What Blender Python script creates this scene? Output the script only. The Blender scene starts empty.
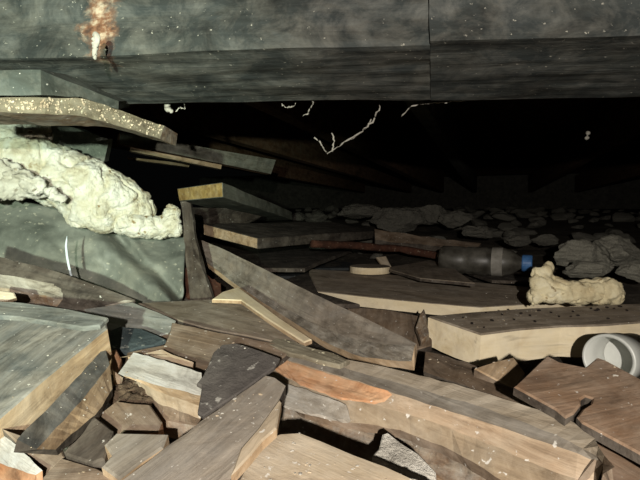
import bpy, bmesh, math, random
from mathutils import Vector, Matrix, noise

scene = bpy.context.scene
COL = scene.collection
random.seed(7)

# ------------------------------------------------------------------ camera
F = 480.0                     # focal length in pixels of a 640x480 frame
HOR = 215.0                   # image row of the horizon
CZ = 0.30                     # camera height above the lowest ground
T = math.atan((240 - HOR) / F)
FWD = Vector((0, math.cos(T), -math.sin(T)))
UP = Vector((0, math.sin(T), math.cos(T)))
RIGHT = Vector((1, 0, 0))
CAM = Vector((0, 0, CZ))
cam_data = bpy.data.cameras.new('camera')
cam_data.sensor_width = 36.0
cam_data.lens = F / 640 * 36.0
cam_data.clip_start = 0.01
cam = bpy.data.objects.new('camera', cam_data)
COL.objects.link(cam)
cam.location = CAM
cam.rotation_euler = (math.pi / 2 - T, 0, 0)
scene.camera = cam

# ------------------------------------------------------------------ world, lights, exposure
world = bpy.data.worlds.new('dark_underfloor')
scene.world = world
world.use_nodes = True
world.node_tree.nodes['Background'].inputs[0].default_value = (0.02, 0.022, 0.022, 1)
world.node_tree.nodes['Background'].inputs[1].default_value = 0.05

def lamp(name, kind, loc, target, energy, color, size, **kw):
    d = bpy.data.lights.new(name, kind)
    d.energy = energy
    d.color = color
    if kind == 'SPOT':
        d.shadow_soft_size = size
        d.spot_size = kw['angle']
        d.spot_blend = kw['blend']
    elif kind == 'POINT':
        d.shadow_soft_size = size
    else:
        d.size = size
    o = bpy.data.objects.new(name, d)
    COL.objects.link(o)
    o.location = loc
    o.rotation_euler = (Vector(target) - Vector(loc)).to_track_quat('-Z', 'Y').to_euler()
    return o

# phone flash, hand torch to its left; both set behind the lens, softening falloff
lamp('camera_flash', 'SPOT', (0.006, -0.28, 0.372), (0.10, 0.70, 0.20), 36.0, (1.0, 0.94, 0.86), 0.005,
     angle=math.radians(130), blend=1.0)
lamp('hand_torch', 'SPOT', (-0.07, -0.33, 0.322), (-0.42, 0.74, 0.38), 66.0, (0.83, 1.0, 0.81), 0.008,
     angle=math.radians(52), blend=1.0)

scene.view_settings.view_transform = 'Standard'
scene.view_settings.look = 'None'
scene.view_settings.gamma = 1.0
scene.view_settings.use_curve_mapping = False
scene.view_settings.exposure = 0.0

# ------------------------------------------------------------------ helpers
def ray(u, v):
    return RIGHT * ((u - 320) / F) + UP * ((240 - v) / F) + FWD

def P(u, v, y):
    """point seen at (u, v) whose distance ahead of the camera is y"""
    r = ray(u, v)
    return CAM + r * (y / r.y)

def G(u, v, drop, sx=0.0, sy=0.0):
    """point seen at (u, v) on the plane z = CZ - drop + sx*x + sy*(y - .5)"""
    r = ray(u, v)
    # CZ + t*r.z = CZ - drop + sx*t*r.x + sy*(t*r.y - .5)
    t = (-drop - 0.5 * sy) / (r.z - sx * r.x - sy * r.y)
    return CAM + r * t

def lin(c):
    return tuple(((x / 255) / 12.92 if x / 255 <= 0.04045 else ((x / 255 + 0.055) / 1.055) ** 2.4) for x in c) + (1.0,)

def tag(o, label=None, cat=None, group=None, kind=None):
    if label: o['label'] = label
    if cat: o['category'] = cat
    if group: o['group'] = group
    if kind: o['kind'] = kind
    return o

def link(name, me, mats, parent=None, mw=None, smooth=False):
    o = bpy.data.objects.new(name, me)
    COL.objects.link(o)
    if mw is not None:
        o.matrix_world = mw
    if parent is not None:
        o.parent = parent
        o.matrix_parent_inverse = parent.matrix_basis.inverted()
    for m in (mats if isinstance(mats, (list, tuple)) else [mats]):
        me.materials.append(m)
    if smooth:
        for p in me.polygons: p.use_smooth = True
    return o

# ------------------------------------------------------------------ materials
MATS = {}
def nodes_for(name):
    m = bpy.data.materials.new(name)
    m.use_nodes = True
    nt = m.node_tree
    b = nt.nodes['Principled BSDF']
    return m, nt, b

def N(nt, kind, **kw):
    n = nt.nodes.new(kind)
    for k, v in kw.items():
        if k in n.inputs.keys() if isinstance(k, str) else False:
            n.inputs[k].default_value = v
        else:
            setattr(n, k, v)
    return n

def ramp(nt, stops):
    r = nt.nodes.new('ShaderNodeValToRGB')
    e = r.color_ramp.elements
    while len(e) < len(stops): e.new(0.5)
    for el, (p, c) in zip(e, stops):
        el.position = p
        el.color = c if len(c) == 4 else tuple(c) + (1,)
    return r

def mixc(nt, fac, a, b, blend='MIX'):
    n = nt.nodes.new('ShaderNodeMix')
    n.data_type = 'RGBA'; n.blend_type = blend
    for s, val in ((0, fac), (6, a), (7, b)):
        if isinstance(val, bpy.types.NodeSocket): nt.links.new(val, n.inputs[s])
        else: n.inputs[s].default_value = val
    return n.outputs[2]

def coords(nt, scale):
    tc = nt.nodes.new('ShaderNodeTexCoord')
    oi = nt.nodes.new('ShaderNodeObjectInfo')
    mul = nt.nodes.new('ShaderNodeVectorMath'); mul.operation = 'ADD'
    sc = nt.nodes.new('ShaderNodeMath'); sc.operation = 'MULTIPLY'; sc.inputs[1].default_value = 37.0
    nt.links.new(oi.outputs['Random'], sc.inputs[0])
    nt.links.new(tc.outputs['Object'], mul.inputs[0])
    nt.links.new(sc.outputs[0], mul.inputs[1])
    mp = nt.nodes.new('ShaderNodeMapping')
    mp.inputs['Scale'].default_value = scale
    nt.links.new(mul.outputs[0], mp.inputs[0])
    return mul.outputs[0], mp.outputs[0]

def noise_tex(nt, vec, scale, detail=6, rough=0.6, dist=0.0):
    n = nt.nodes.new('ShaderNodeTexNoise')
    n.inputs['Scale'].default_value = scale
    n.inputs['Detail'].default_value = detail
    n.inputs['Roughness'].default_value = rough
    n.inputs['Distortion'].default_value = dist
    nt.links.new(vec, n.inputs['Vector'])
    return n.outputs['Fac']

def wood(name, dark, base, light, grime=None, gamt=0.5, fleck=0.25, across=75.0, along=6.0, bump=0.35,
         fleckcol=(205, 200, 190), gscale=16.0, streak=0.95):
    if name in MATS: return MATS[name]
    m, nt, b = nodes_for(name)
    raw, mp = coords(nt, (along, across, across))
    grain = noise_tex(nt, mp, 1.0, 7, 0.65, 0.6)
    r = ramp(nt, [(0.25, lin(dark)), (0.5, lin(base)), (0.78, lin(light))])
    nt.links.new(grain, r.inputs[0])
    col = r.outputs[0]
    if grime:
        g = noise_tex(nt, raw, gscale, 5, 0.65, 0.8)
        gr = ramp(nt, [(0.5 - 0.22 * gamt, (0, 0, 0)), (0.5 + 0.30 - 0.22 * gamt, (1, 1, 1))])
        nt.links.new(g, gr.inputs[0])
        sc = nt.nodes.new('ShaderNodeMath'); sc.operation = 'MULTIPLY'; sc.inputs[1].default_value = min(1.0, 0.45 + 0.5 * gamt)
        nt.links.new(gr.outputs[0], sc.inputs[0])
        col = mixc(nt, sc.outputs[0], col, lin(grime))
    # fine cracks along the grain
    mp2 = nt.nodes.new('ShaderNodeMapping'); mp2.inputs['Scale'].default_value = (along * 0.6, across * 2.6, across * 2.6)
    nt.links.new(raw, mp2.inputs[0])
    cr = noise_tex(nt, mp2.outputs[0], 1.0, 3, 0.5, 0.4)
    crr = ramp(nt, [(0.26, (0.35, 0.33, 0.31)), (0.37, (1, 1, 1))])
    nt.links.new(cr, crr.inputs[0])
    col = mixc(nt, 0.55, col, crr.outputs[0], 'MULTIPLY')
    # soft veil of dust lying in patches
    dv = noise_tex(nt, raw, 26, 6, 0.7, 0.5)
    dr = ramp(nt, [(0.42, (0, 0, 0)), (0.72, (1, 1, 1))])
    nt.links.new(dv, dr.inputs[0])
    ds = nt.nodes.new('ShaderNodeMath'); ds.operation = 'MULTIPLY'; ds.inputs[1].default_value = 0.5
    nt.links.new(dr.outputs[0], ds.inputs[0])
    dustc = tuple(min(255, x * 0.55 + y * 0.45) for x, y in zip(light, (190, 184, 172)))
    col = mixc(nt, ds.outputs[0], col, lin(dustc))
    # broad light and dark streaks following the grain
    mp3 = nt.nodes.new('ShaderNodeMapping'); mp3.inputs['Scale'].default_value = (along * 1.6, across * 0.42, across * 0.42)
    nt.links.new(raw, mp3.inputs[0])
    st_ = noise_tex(nt, mp3.outputs[0], 1.0, 8, 0.72, 1.2)
    sr = ramp(nt, [(0.30, (0.34, 0.31, 0.28)), (0.47, (0.86, 0.83, 0.79)), (0.58, (1, 1, 1)), (0.74, (1.32, 1.3, 1.27))])
    nt.links.new(st_, sr.inputs[0])
    col = mixc(nt, streak, col, sr.outputs[0], 'MULTIPLY')
    # pale dust crumbs
    fl = noise_tex(nt, raw, 190, 3, 0.55)
    fr = ramp(nt, [(0.70 - 0.06 * fleck, (0, 0, 0)), (0.745 - 0.06 * fleck, (1, 1, 1))])
    nt.links.new(fl, fr.inputs[0])
    fs = nt.nodes.new('ShaderNodeMath'); fs.operation = 'MULTIPLY'; fs.inputs[1].default_value = min(1.0, 0.35 + fleck)
    nt.links.new(fr.outputs[0], fs.inputs[0])
    col = mixc(nt, fs.outputs[0], col, lin(fleckcol))
    nt.links.new(col, b.inputs['Base Color'])
    b.inputs['Roughness'].default_value = 0.86
    b.inputs['Specular IOR Level'].default_value = 0.25
    bp = nt.nodes.new('ShaderNodeBump'); bp.inputs['Strength'].default_value = bump; bp.inputs['Distance'].default_value = 0.004
    mixh = nt.nodes.new('ShaderNodeMath'); mixh.operation = 'MULTIPLY_ADD'; mixh.inputs[1].default_value = 0.6
    nt.links.new(st_, mixh.inputs[0]); nt.links.new(grain, mixh.inputs[2])
    nt.links.new(mixh.outputs[0], bp.inputs['Height'])
    nt.links.new(bp.outputs[0], b.inputs['Normal'])
    MATS[name] = m
    return m

def rough_mat(name, stops, scale=30, bump=0.6, dist=0.006, rough=0.9, spec=0.2, detail=8, fleck=None, fscale=160, distortion=0.3, sss=0.0):
    m, nt, b = nodes_for(name)
    raw, mp = coords(nt, (1, 1, 1))
    n = noise_tex(nt, raw, scale, detail, 0.65, distortion)
    k = len(stops)
    r = ramp(nt, [(0.28 + 0.46 * i / max(1, k - 1), lin(c)) for i, c in enumerate(stops)])
    nt.links.new(n, r.inputs[0])
    col = r.outputs[0]
    if fleck:
        fl = noise_tex(nt, raw, fscale, 3, 0.5)
        fr = ramp(nt, [(0.64, (0, 0, 0)), (0.70, (1, 1, 1))])
        nt.links.new(fl, fr.inputs[0])
        col = mixc(nt, fr.outputs[0], col, lin(fleck))
    nt.links.new(col, b.inputs['Base Color'])
    b.inputs['Roughness'].default_value = rough
    b.inputs['Specular IOR Level'].default_value = spec
    n2 = noise_tex(nt, raw, scale * 3, 8, 0.7, 0.2)
    bp = nt.nodes.new('ShaderNodeBump'); bp.inputs['Strength'].default_value = bump; bp.inputs['Distance'].default_value = dist
    nt.links.new(n2, bp.inputs['Height'])
    nt.links.new(bp.outputs[0], b.inputs['Normal'])
    return m

w_grey = wood('weathered_grey_wood', (76, 76, 74), (122, 119, 113), (160, 154, 144), grime=(72, 78, 80), gamt=0.7, fleck=0.35)
w_grey2 = wood('pale_grey_wood', (108, 100, 90), (146, 136, 123), (174, 163, 148), grime=(112, 108, 102), gamt=0.5, fleck=0.4)
w_greyblue = wood('blue_grey_wood', (64, 67, 66), (104, 106, 102), (138, 137, 130), grime=(74, 78, 79), gamt=0.6, fleck=0.3)
w_tan = wood('tan_split_wood', (124, 102, 78), (178, 152, 120), (208, 184, 152), grime=(150, 128, 104), gamt=0.35, fleck=0.2)
w_pale = wood('pale_sawn_wood', (196, 176, 138), (224, 208, 174), (236, 222, 194), grime=(168, 142, 108), gamt=0.12, fleck=0.1, across=45, bump=0.2, streak=0.4, along=4)
w_dusty = wood('dusty_brown_wood', (98, 88, 76), (138, 126, 110), (166, 153, 136), grime=(114, 104, 92), gamt=0.5, fleck=0.3, across=60, bump=0.3)
w_brown = wood('brown_dirty_wood', (76, 62, 50), (116, 98, 80), (146, 126, 106), grime=(92, 82, 72), gamt=0.55, fleck=0.35)
w_brown2 = wood('rusty_brown_board', (88, 66, 50), (128, 102, 80), (154, 130, 108), grime=(112, 96, 82), gamt=0.5, fleck=0.35)
w_dark = wood('dark_damp_wood', (40, 35, 31), (66, 58, 51), (92, 82, 72), grime=(50, 46, 42), gamt=0.5, fleck=0.3)
w_red = wood('reddish_broken_wood', (110, 70, 46), (160, 112, 78), (192, 150, 112), grime=(104, 84, 66), gamt=0.45, fleck=0.3)
w_pink = wood('fresh_split_wood', (136, 112, 88), (176, 152, 126), (198, 176, 150), grime=(160, 146, 126), gamt=0.6, fleck=0.45, across=90)
w_cream = wood('cream_dusty_wood', (146, 128, 106), (178, 161, 136), (200, 184, 160), grime=(150, 140, 124), gamt=0.5, fleck=0.5, across=60, bump=0.3)
w_yellow = wood('yellow_end_grain', (140, 112, 62), (188, 160, 98), (206, 182, 124), grime=(130, 98, 60), gamt=0.4, fleck=0.15, across=60, along=60, bump=0.3)
w_crumb = wood('crumb_covered_edge', (74, 66, 52), (110, 102, 84), (150, 142, 118), grime=(78, 72, 60), gamt=0.6, fleck=0.95, bump=0.6, fleckcol=(214, 206, 176))
w_dust2 = wood('pale_dusty_wood', (118, 106, 90), (152, 140, 122), (178, 166, 148), grime=(126, 116, 102), gamt=0.5, fleck=0.4)
w_bandgrey = wood('grey_weathered_band', (92, 86, 78), (122, 115, 105), (146, 138, 126), grime=(104, 98, 90), gamt=0.5, fleck=0.3)
w_tan2 = wood('dull_tan_wood', (118, 100, 80), (160, 142, 118), (186, 170, 146), grime=(134, 122, 104), gamt=0.55, fleck=0.5)
w_orange = wood('orange_split_wood', (150, 98, 62), (192, 140, 100), (214, 176, 138), grime=(190, 160, 130), gamt=0.4, fleck=0.5)
w_slimy = wood('dark_green_grey_wood', (52, 56, 52), (72, 77, 72), (90, 94, 88), grime=(58, 64, 60), gamt=0.5, fleck=0.25, across=30)
w_bluedust = wood('blue_grey_dust', (100, 104, 102), (142, 144, 138), (172, 172, 164), grime=(112, 116, 114), gamt=0.5, fleck=0.7)
w_mould = wood('whitish_mould', (112, 106, 96), (160, 155, 146), (206, 202, 194), grime=(138, 126, 110), gamt=0.5, fleck=0.6, gscale=50)
w_white = wood('white_painted_wood', (168, 166, 160), (200, 199, 194), (216, 215, 210), grime=(178, 168, 152), gamt=0.2, fleck=0.3, across=90)
w_joist = wood('old_joist_wood', (84, 58, 42), (126, 92, 66), (150, 116, 88), grime=(96, 76, 60), gamt=0.4, fleck=0.1, bump=0.3)
w_joistgrey = wood('greyed_joist_wood', (90, 92, 84), (124, 126, 114), (150, 150, 136), grime=(86, 86, 78), gamt=0.5, fleck=0.2, bump=0.3)
w_rot = wood('rotten_brown_wood', (70, 50, 36), (122, 96, 72), (176, 160, 136), grime=(150, 148, 140), gamt=0.6, fleck=0.5, across=120, along=30, gscale=45)
w_mottled = wood('mottled_streaked_wood', (48, 46, 44), (126, 118, 106), (182, 176, 164), grime=(92, 90, 86), gamt=0.3, fleck=0.6, across=140, along=14, gscale=40)
felt = rough_mat('roofing_felt', [(60, 56, 53), (80, 75, 71), (98, 93, 87)], 40, 0.5, fleck=(150, 146, 138), fscale=120)
felt_teal = rough_mat('slate_flake', [(40, 48, 50), (58, 66, 68), (78, 86, 86)], 40, 0.5, fleck=(120, 122, 116), fscale=140)
felt_dark = rough_mat('dark_shard', [(30, 31, 32), (48, 50, 51), (64, 66, 66)], 30, 0.5, fleck=(130, 130, 126), fscale=150)
tarp_m = rough_mat('grey_membrane', [(76, 80, 74), (116, 119, 110), (152, 152, 138)], 14, 0.5, 0.004, rough=0.6, spec=0.4, fleck=(160, 158, 142), fscale=130)
foam_m = rough_mat('expanding_foam', [(142, 120, 88), (206, 200, 174), (228, 227, 212), (234, 234, 222)], 24, 1.0, 0.010, rough=0.75, fleck=(150, 130, 92), fscale=60)
foam_w = rough_mat('whitish_foam', [(150, 144, 126), (190, 187, 174), (212, 209, 198)], 24, 0.7, 0.006, rough=0.8, fleck=(150, 142, 124), fscale=80)
foam_r = rough_mat('aged_foam', [(170, 150, 112), (214, 202, 166), (232, 226, 200)], 26, 0.7, 0.006, rough=0.8, fleck=(150, 128, 92), fscale=80)
rock_m = rough_mat('grey_stone', [(104, 102, 92), (140, 137, 124), (166, 162, 148)], 22, 0.7, 0.006, fleck=(176, 172, 160), fscale=110)
rockd_m = rough_mat('dim_far_rubble', [(76, 74, 68), (104, 101, 92), (124, 120, 110)], 22, 0.7, 0.006)  # stone colour lowered so the far rubble looks dimmer
block_m = rough_mat('aerated_block', [(84, 88, 80), (112, 116, 106), (138, 140, 128)], 60, 0.9, 0.006, fleck=(150, 152, 140), fscale=120)
dirt_m = rough_mat('dry_dirt', [(46, 42, 36), (68, 62, 54), (88, 82, 72)], 20, 0.9, 0.01, fleck=(110, 104, 92), fscale=90)
clump_m = rough_mat('earth_clump', [(62, 50, 40), (96, 80, 64), (134, 116, 94)], 60, 0.9, 0.008, fleck=(170, 156, 134), fscale=120)
plaster_m = rough_mat('flaking_plaster', [(120, 114, 104), (188, 182, 170), (214, 210, 200)], 60, 0.9, 0.006)
pvc_m = rough_mat('white_plastic', [(164, 165, 158), (184, 185, 178), (198, 198, 192)], 12, 0.1, 0.002, rough=0.4, spec=0.5)
cap_m = rough_mat('blue_plastic', [(40, 78, 122), (58, 100, 150), (80, 120, 166)], 40, 0.2, 0.002, rough=0.5, spec=0.4)
web_m = rough_mat('cobweb', [(120, 116, 106), (150, 146, 136), (180, 175, 164)], 60, 0.4, 0.002)
drop_m = rough_mat('dark_pellet', [(26, 22, 18), (36, 30, 26), (48, 40, 34)], 60, 0.3, 0.002)
rust_m = rough_mat('rusty_iron', [(46, 30, 23), (70, 44, 33), (92, 62, 46)], 60, 0.7, 0.004, fleck=(120, 104, 88), fscale=150)
strip_m = rough_mat('pale_edge_highlight', [(176, 190, 196), (204, 214, 218), (220, 228, 230)], 30, 0.2, 0.002, rough=0.4)

# clear grubby bottle plastic
bottle_m, nt, b = nodes_for('clear_dirty_plastic')
raw, mp = coords(nt, (1, 1, 1))
nn = noise_tex(nt, raw, 40, 6)
rr = ramp(nt, [(0.35, lin((70, 66, 58))), (0.7, lin((130, 126, 116)))])
nt.links.new(nn, rr.inputs[0]); nt.links.new(rr.outputs[0], b.inputs['Base Color'])
b.inputs['Roughness'].default_value = 0.42
b.inputs['Transmission Weight'].default_value = 0.55
b.inputs['IOR'].default_value = 1.4
label_m = rough_mat('grubby_bottle_label', [(96, 92, 84), (128, 124, 116), (150, 146, 138)], 40, 0.2, 0.002, rough=0.5)

# big timber: grey wood with one rust-coloured water stain soaked into it
def beam_material(name, stain_at=None, tone=1.0):
    s = lambda c: tuple(min(255, x * tone) for x in c)
    m = wood(name, s((42, 46, 46)), s((68, 73, 71)), s((92, 95, 90)), grime=s((50, 56, 56)), gamt=0.6, fleck=0.35, across=42, along=5, bump=0.6,
             fleckcol=(170, 166, 152))
    if stain_at is not None:
        nt = m.node_tree
        b = nt.nodes['Principled BSDF']
        src = b.inputs['Base Color'].links[0].from_socket
        geo = nt.nodes.new('ShaderNodeNewGeometry')
        sub = nt.nodes.new('ShaderNodeVectorMath'); sub.operation = 'SUBTRACT'; sub.inputs[1].default_value = stain_at
        nt.links.new(geo.outputs['Position'], sub.inputs[0])
        mp = nt.nodes.new('ShaderNodeMapping'); mp.inputs['Scale'].default_value = (44, 22, 15)
        nt.links.new(sub.outputs[0], mp.inputs[0])
        ln = nt.nodes.new('ShaderNodeVectorMath'); ln.operation = 'LENGTH'
        nt.links.new(mp.outputs[0], ln.inputs[0])
        nz = noise_tex(nt, geo.outputs['Position'], 55, 5, 0.7, 0.5)
        ad = nt.nodes.new('ShaderNodeMath'); ad.operation = 'MULTIPLY_ADD'; ad.inputs[1].default_value = 1.9; ad.inputs[2].default_value = -0.95
        nt.links.new(nz, ad.inputs[0])
        su = nt.nodes.new('ShaderNodeMath'); su.operation = 'ADD'
        nt.links.new(ln.outputs['Value'], su.inputs[0]); nt.links.new(ad.outputs[0], su.inputs[1])
        rr = ramp(nt, [(0.40, (1, 1, 1)), (0.95, (0, 0, 0))])
        nt.links.new(su.outputs[0], rr.inputs[0])
        nz2 = noise_tex(nt, geo.outputs['Position'], 90, 4, 0.6)
        rc = ramp(nt, [(0.35, lin((70, 46, 34))), (0.5, lin((118, 84, 62))), (0.66, lin((176, 160, 138)))])
        nt.links.new(nz2, rc.inputs[0])
        col = mixc(nt, rr.outputs[0], src, rc.outputs[0])
        nt.links.new(col, b.inputs['Base Color'])
    return m

# ------------------------------------------------------------------ builders
def frame_from(p0, p1, nrm, org):
    x = (p1 - p0).normalized()
    z = (nrm - x * nrm.dot(x)).normalized()
    y = z.cross(x)
    m = Matrix((x, y, z)).transposed().to_4x4()
    m.translation = org
    return m

def jag_outline(pts, jag, step=0.012):
    out = []
    n = len(pts)
    for i in range(n):
        a, b = pts[i], pts[(i + 1) % n]
        L = (b - a).length
        k = max(1, min(14, int(L / step)))
        out.append(a.copy())
        d = b - a
        for j in range(1, k):
            p = a + d * (j / k)
            out.append(p)
    res = []
    cen = sum(pts, Vector()) / n
    sd0 = random.uniform(0, 50)
    for p in out:
        q = p.copy()
        if jag > 0:
            d = (p - cen); d.z = 0
            if d.length > 1e-6:
                q += d.normalized() * (jag * 1.3 * noise.noise(Vector((p.x * 60, p.y * 60, sd0))) + random.uniform(-jag, jag) * 0.25)
        res.append(q)
    return res

def slab(name, px, drop, thick, mats, slope=(0, 0), axis=None, jag=0.001, bevel=0.0012, label=None, cat=None, group=None,
         parent=None, step=0.012, depth=None, taper=0.0, tilt=None):
    """a flat solid piece: outline seen at px on a tilted plane, thickness downwards. mats = top, side."""
    if depth is not None:
        pts = [P(u, v, d) for (u, v), d in zip(px, depth)]
    else:
        # pieces of the pile lean towards the viewer, turning about their own middle
        uc = sum(p[0] for p in px) / len(px); vc = sum(p[1] for p in px) / len(px)
        c = G(uc, vc, drop, *slope)
        if tilt is None: tilt = (0, 0.35) if (c.y < 0.8 and slope == (0, 0)) else (0, 0)
        if tilt != (0, 0):
            dr = drop + tilt[0] * c.x + tilt[1] * (c.y - 0.5)
            pts = [G(u, v, dr, *tilt) for u, v in px]
        else:
            pts = [G(u, v, drop, *slope) for u, v in px]
    # best-fit normal (Newell)
    nrm = Vector()
    for i in range(len(pts)):
        a, b = pts[i], pts[(i + 1) % len(pts)]
        nrm += Vector(((a.y - b.y) * (a.z + b.z), (a.z - b.z) * (a.x + b.x), (a.x - b.x) * (a.y + b.y)))
    nrm.normalize()
    if nrm.z < 0:
        pts.reverse(); nrm = -nrm; px = list(reversed(px))
        if axis and isinstance(axis[0], int): axis = (len(px) - 1 - axis[0], len(px) - 1 - axis[1])
    cen = sum(pts, Vector()) / len(pts)
    if axis is None:
        best = max(((i, (i + 1) % len(pts)) for i in range(len(pts))), key=lambda e: (pts[e[1]] - pts[e[0]]).length)
        a0, a1 = pts[best[0]], pts[best[1]]
    else:
        a0, a1 = pts[axis[0]], pts[axis[1]]
    ring = jag_outline(pts, jag, step)
    mw = frame_from(a0, a1, nrm, cen)
    inv = mw.inverted()
    loc = [inv @ p for p in ring]
    bm = bmesh.new()
    top = [bm.verts.new((p.x, p.y, 0 if depth is None else p.z)) for p in loc]
    f = bm.faces.new(top)
    f.material_index = 0
    bot = [bm.verts.new((v.co.x * (1 - taper), v.co.y * (1 - taper), v.co.z - thick * random.uniform(0.97, 1.03))) for v in top]
    n = len(top)
    for i in range(n):
        s = bm.faces.new((top[i], bot[i], bot[(i + 1) % n], top[(i + 1) % n]))
        s.material_index = 1
    fb = bm.faces.new(list(reversed(bot))); fb.material_index = 1
    bmesh.ops.recalc_face_normals(bm, faces=bm.faces)
    if bevel > 0:
        ed = [e for e in bm.edges if (e.verts[0] in top and e.verts[1] in top)]
        bmesh.ops.bevel(bm, geom=ed, offset=min(bevel, thick * 0.3), segments=1, affect='EDGES', clamp_overlap=True, material=0)
    me = bpy.data.meshes.new(name)
    bm.to_mesh(me); bm.free()
    mats = list(mats) if isinstance(mats, (list, tuple)) else [mats, mats]
    o = link(name, me, mats, parent, mw)
    return tag(o, label, cat, group)

def resample(poly, n):
    L = [0]
    for i in range(1, len(poly)): L.append(L[-1] + (poly[i] - poly[i - 1]).length)
    out = []
    for k in range(n):
        t = L[-1] * k / (n - 1)
        j = 0
        while j < len(L) - 2 and L[j + 1] < t: j += 1
        w = (t - L[j]) / max(1e-9, L[j + 1] - L[j])
        out.append(poly[j].lerp(poly[j + 1], w))
    return out

def loft(name, rails, mats, thick, stations=14, jit=0.0008, endjag=0.002, label=None, cat=None, group=None, parent=None, endmat=None, under=None,
         side=None):
    """a plank whose faces run between rails (3-D polylines, far edge first); closed underneath. mats: one per strip, then side/end material last"""
    R = [resample(r, stations) for r in rails]
    x = (R[0][-1] - R[0][0]).normalized()
    mid = sum((r[stations // 2] for r in R), Vector()) / len(R)
    across = (R[-1][stations // 2] - R[0][stations // 2])
    nrm = x.cross(across)
    if nrm.z < 0: nrm = -nrm
    nrm.normalize()
    if under is None: under = Vector((0, 0, -thick))
    R.append([p + under for p in R[-1]])
    R.append([p + under for p in R[0]])
    m = len(R)
    # roughen: along-length jitter at the ends, small lift elsewhere
    for i, r in enumerate(R):
        for k in range(stations):
            r[k] = r[k] + Vector((random.uniform(-jit, jit), random.uniform(-jit, jit), random.uniform(-jit, jit)))
        r[0] = r[0] - x * random.uniform(-endjag, endjag)
        r[-1] = r[-1] + x * random.uniform(-endjag, endjag)
    mw = frame_from(R[0][0], R[0][-1], nrm, mid)
    inv = mw.inverted()
    bm = bmesh.new()
    V = [[bm.verts.new(inv @ p) for p in r] for r in R]
    nm = len(mats) - 1
    for i in range(m):
        a, b = V[i], V[(i + 1) % m]
        for k in range(stations - 1):
            f = bm.faces.new((a[k], a[k + 1], b[k + 1], b[k]))
            f.material_index = i if i < nm and i < len(rails) - 1 else nm
    for k in (0, stations - 1):
        f = bm.faces.new([V[i][k] for i in range(m)])
        f.material_index = nm
    bmesh.ops.recalc_face_normals(bm, faces=bm.faces)
    me = bpy.data.meshes.new(name)
    bm.to_mesh(me); bm.free()
    o = link(name, me, mats, parent, mw)
    return tag(o, label, cat, group)

def gg(drop, *pts, s=(0, 0)):
    return [G(u, v, drop, *s) for u, v in pts]

def pp(*pts):
    return [P(u, v, d) for u, v, d in pts]

def solid_from_corners(name, bottom4, height_vec, mats, seg=(60, 10, 8), amp=0.0015, label=None, cat=None, kind=None, parent=None, nscale=25):
    """a timber with eight corners, finely divided and roughened. bottom4: front-left, front-right, rear-right, rear-left"""
    a, b, c, d = bottom4
    x = (b - a).normalized()
    cen = (a + b + c + d) / 4 + height_vec / 2
    mw = frame_from(a, b, height_vec, cen)
    inv = mw.inverted()
    bm = bmesh.new()
    nx, ny, nz = seg
    def pos(i, j, k):
        s, t, w = i / nx, j / ny, k / nz
        return a * (1 - s) * (1 - t) + b * s * (1 - t) + c * s * t + d * (1 - s) * t + height_vec * w
    idx = {}
    def vert(i, j, k):
        key = (i, j, k)
        if key not in idx:
            p = pos(i, j, k)
            q = inv @ p
            s = Vector((q.x * nscale * 0.18, q.y * nscale, q.z * nscale))
            n = noise.noise_vector(s) + 0.5 * noise.noise_vector(s * 2.3)
            edge = ((j in (0, ny)) + (k in (0, nz)))
            n *= amp
            n.x *= 0.3
            idx[key] = bm.verts.new(q + n)
        return idx[key]
    for i in range(nx):
        for j in range(ny):
            bm.faces.new((vert(i, j, 0), vert(i, j + 1, 0), vert(i + 1, j + 1, 0), vert(i + 1, j, 0)))
            bm.faces.new((vert(i, j, nz), vert(i + 1, j, nz), vert(i + 1, j + 1, nz), vert(i, j + 1, nz)))
        for k in range(nz):
            bm.faces.new((vert(i, 0, k), vert(i + 1, 0, k), vert(i + 1, 0, k + 1), vert(i, 0, k + 1)))
            bm.faces.new((vert(i, ny, k), vert(i, ny, k + 1), vert(i + 1, ny, k + 1), vert(i + 1, ny, k)))
    for j in range(ny):
        for k in range(nz):
            bm.faces.new((vert(0, j, k), vert(0, j, k + 1), vert(0, j + 1, k + 1), vert(0, j + 1, k)))
            bm.faces.new((vert(nx, j, k), vert(nx, j + 1, k), vert(nx, j + 1, k + 1), vert(nx, j, k + 1)))
    bmesh.ops.recalc_face_normals(bm, faces=bm.faces)
    me = bpy.data.meshes.new(name)
    bm.to_mesh(me); bm.free()
    o = link(name, me, mats, parent, mw)
    return tag(o, label, cat, None, kind)

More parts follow.
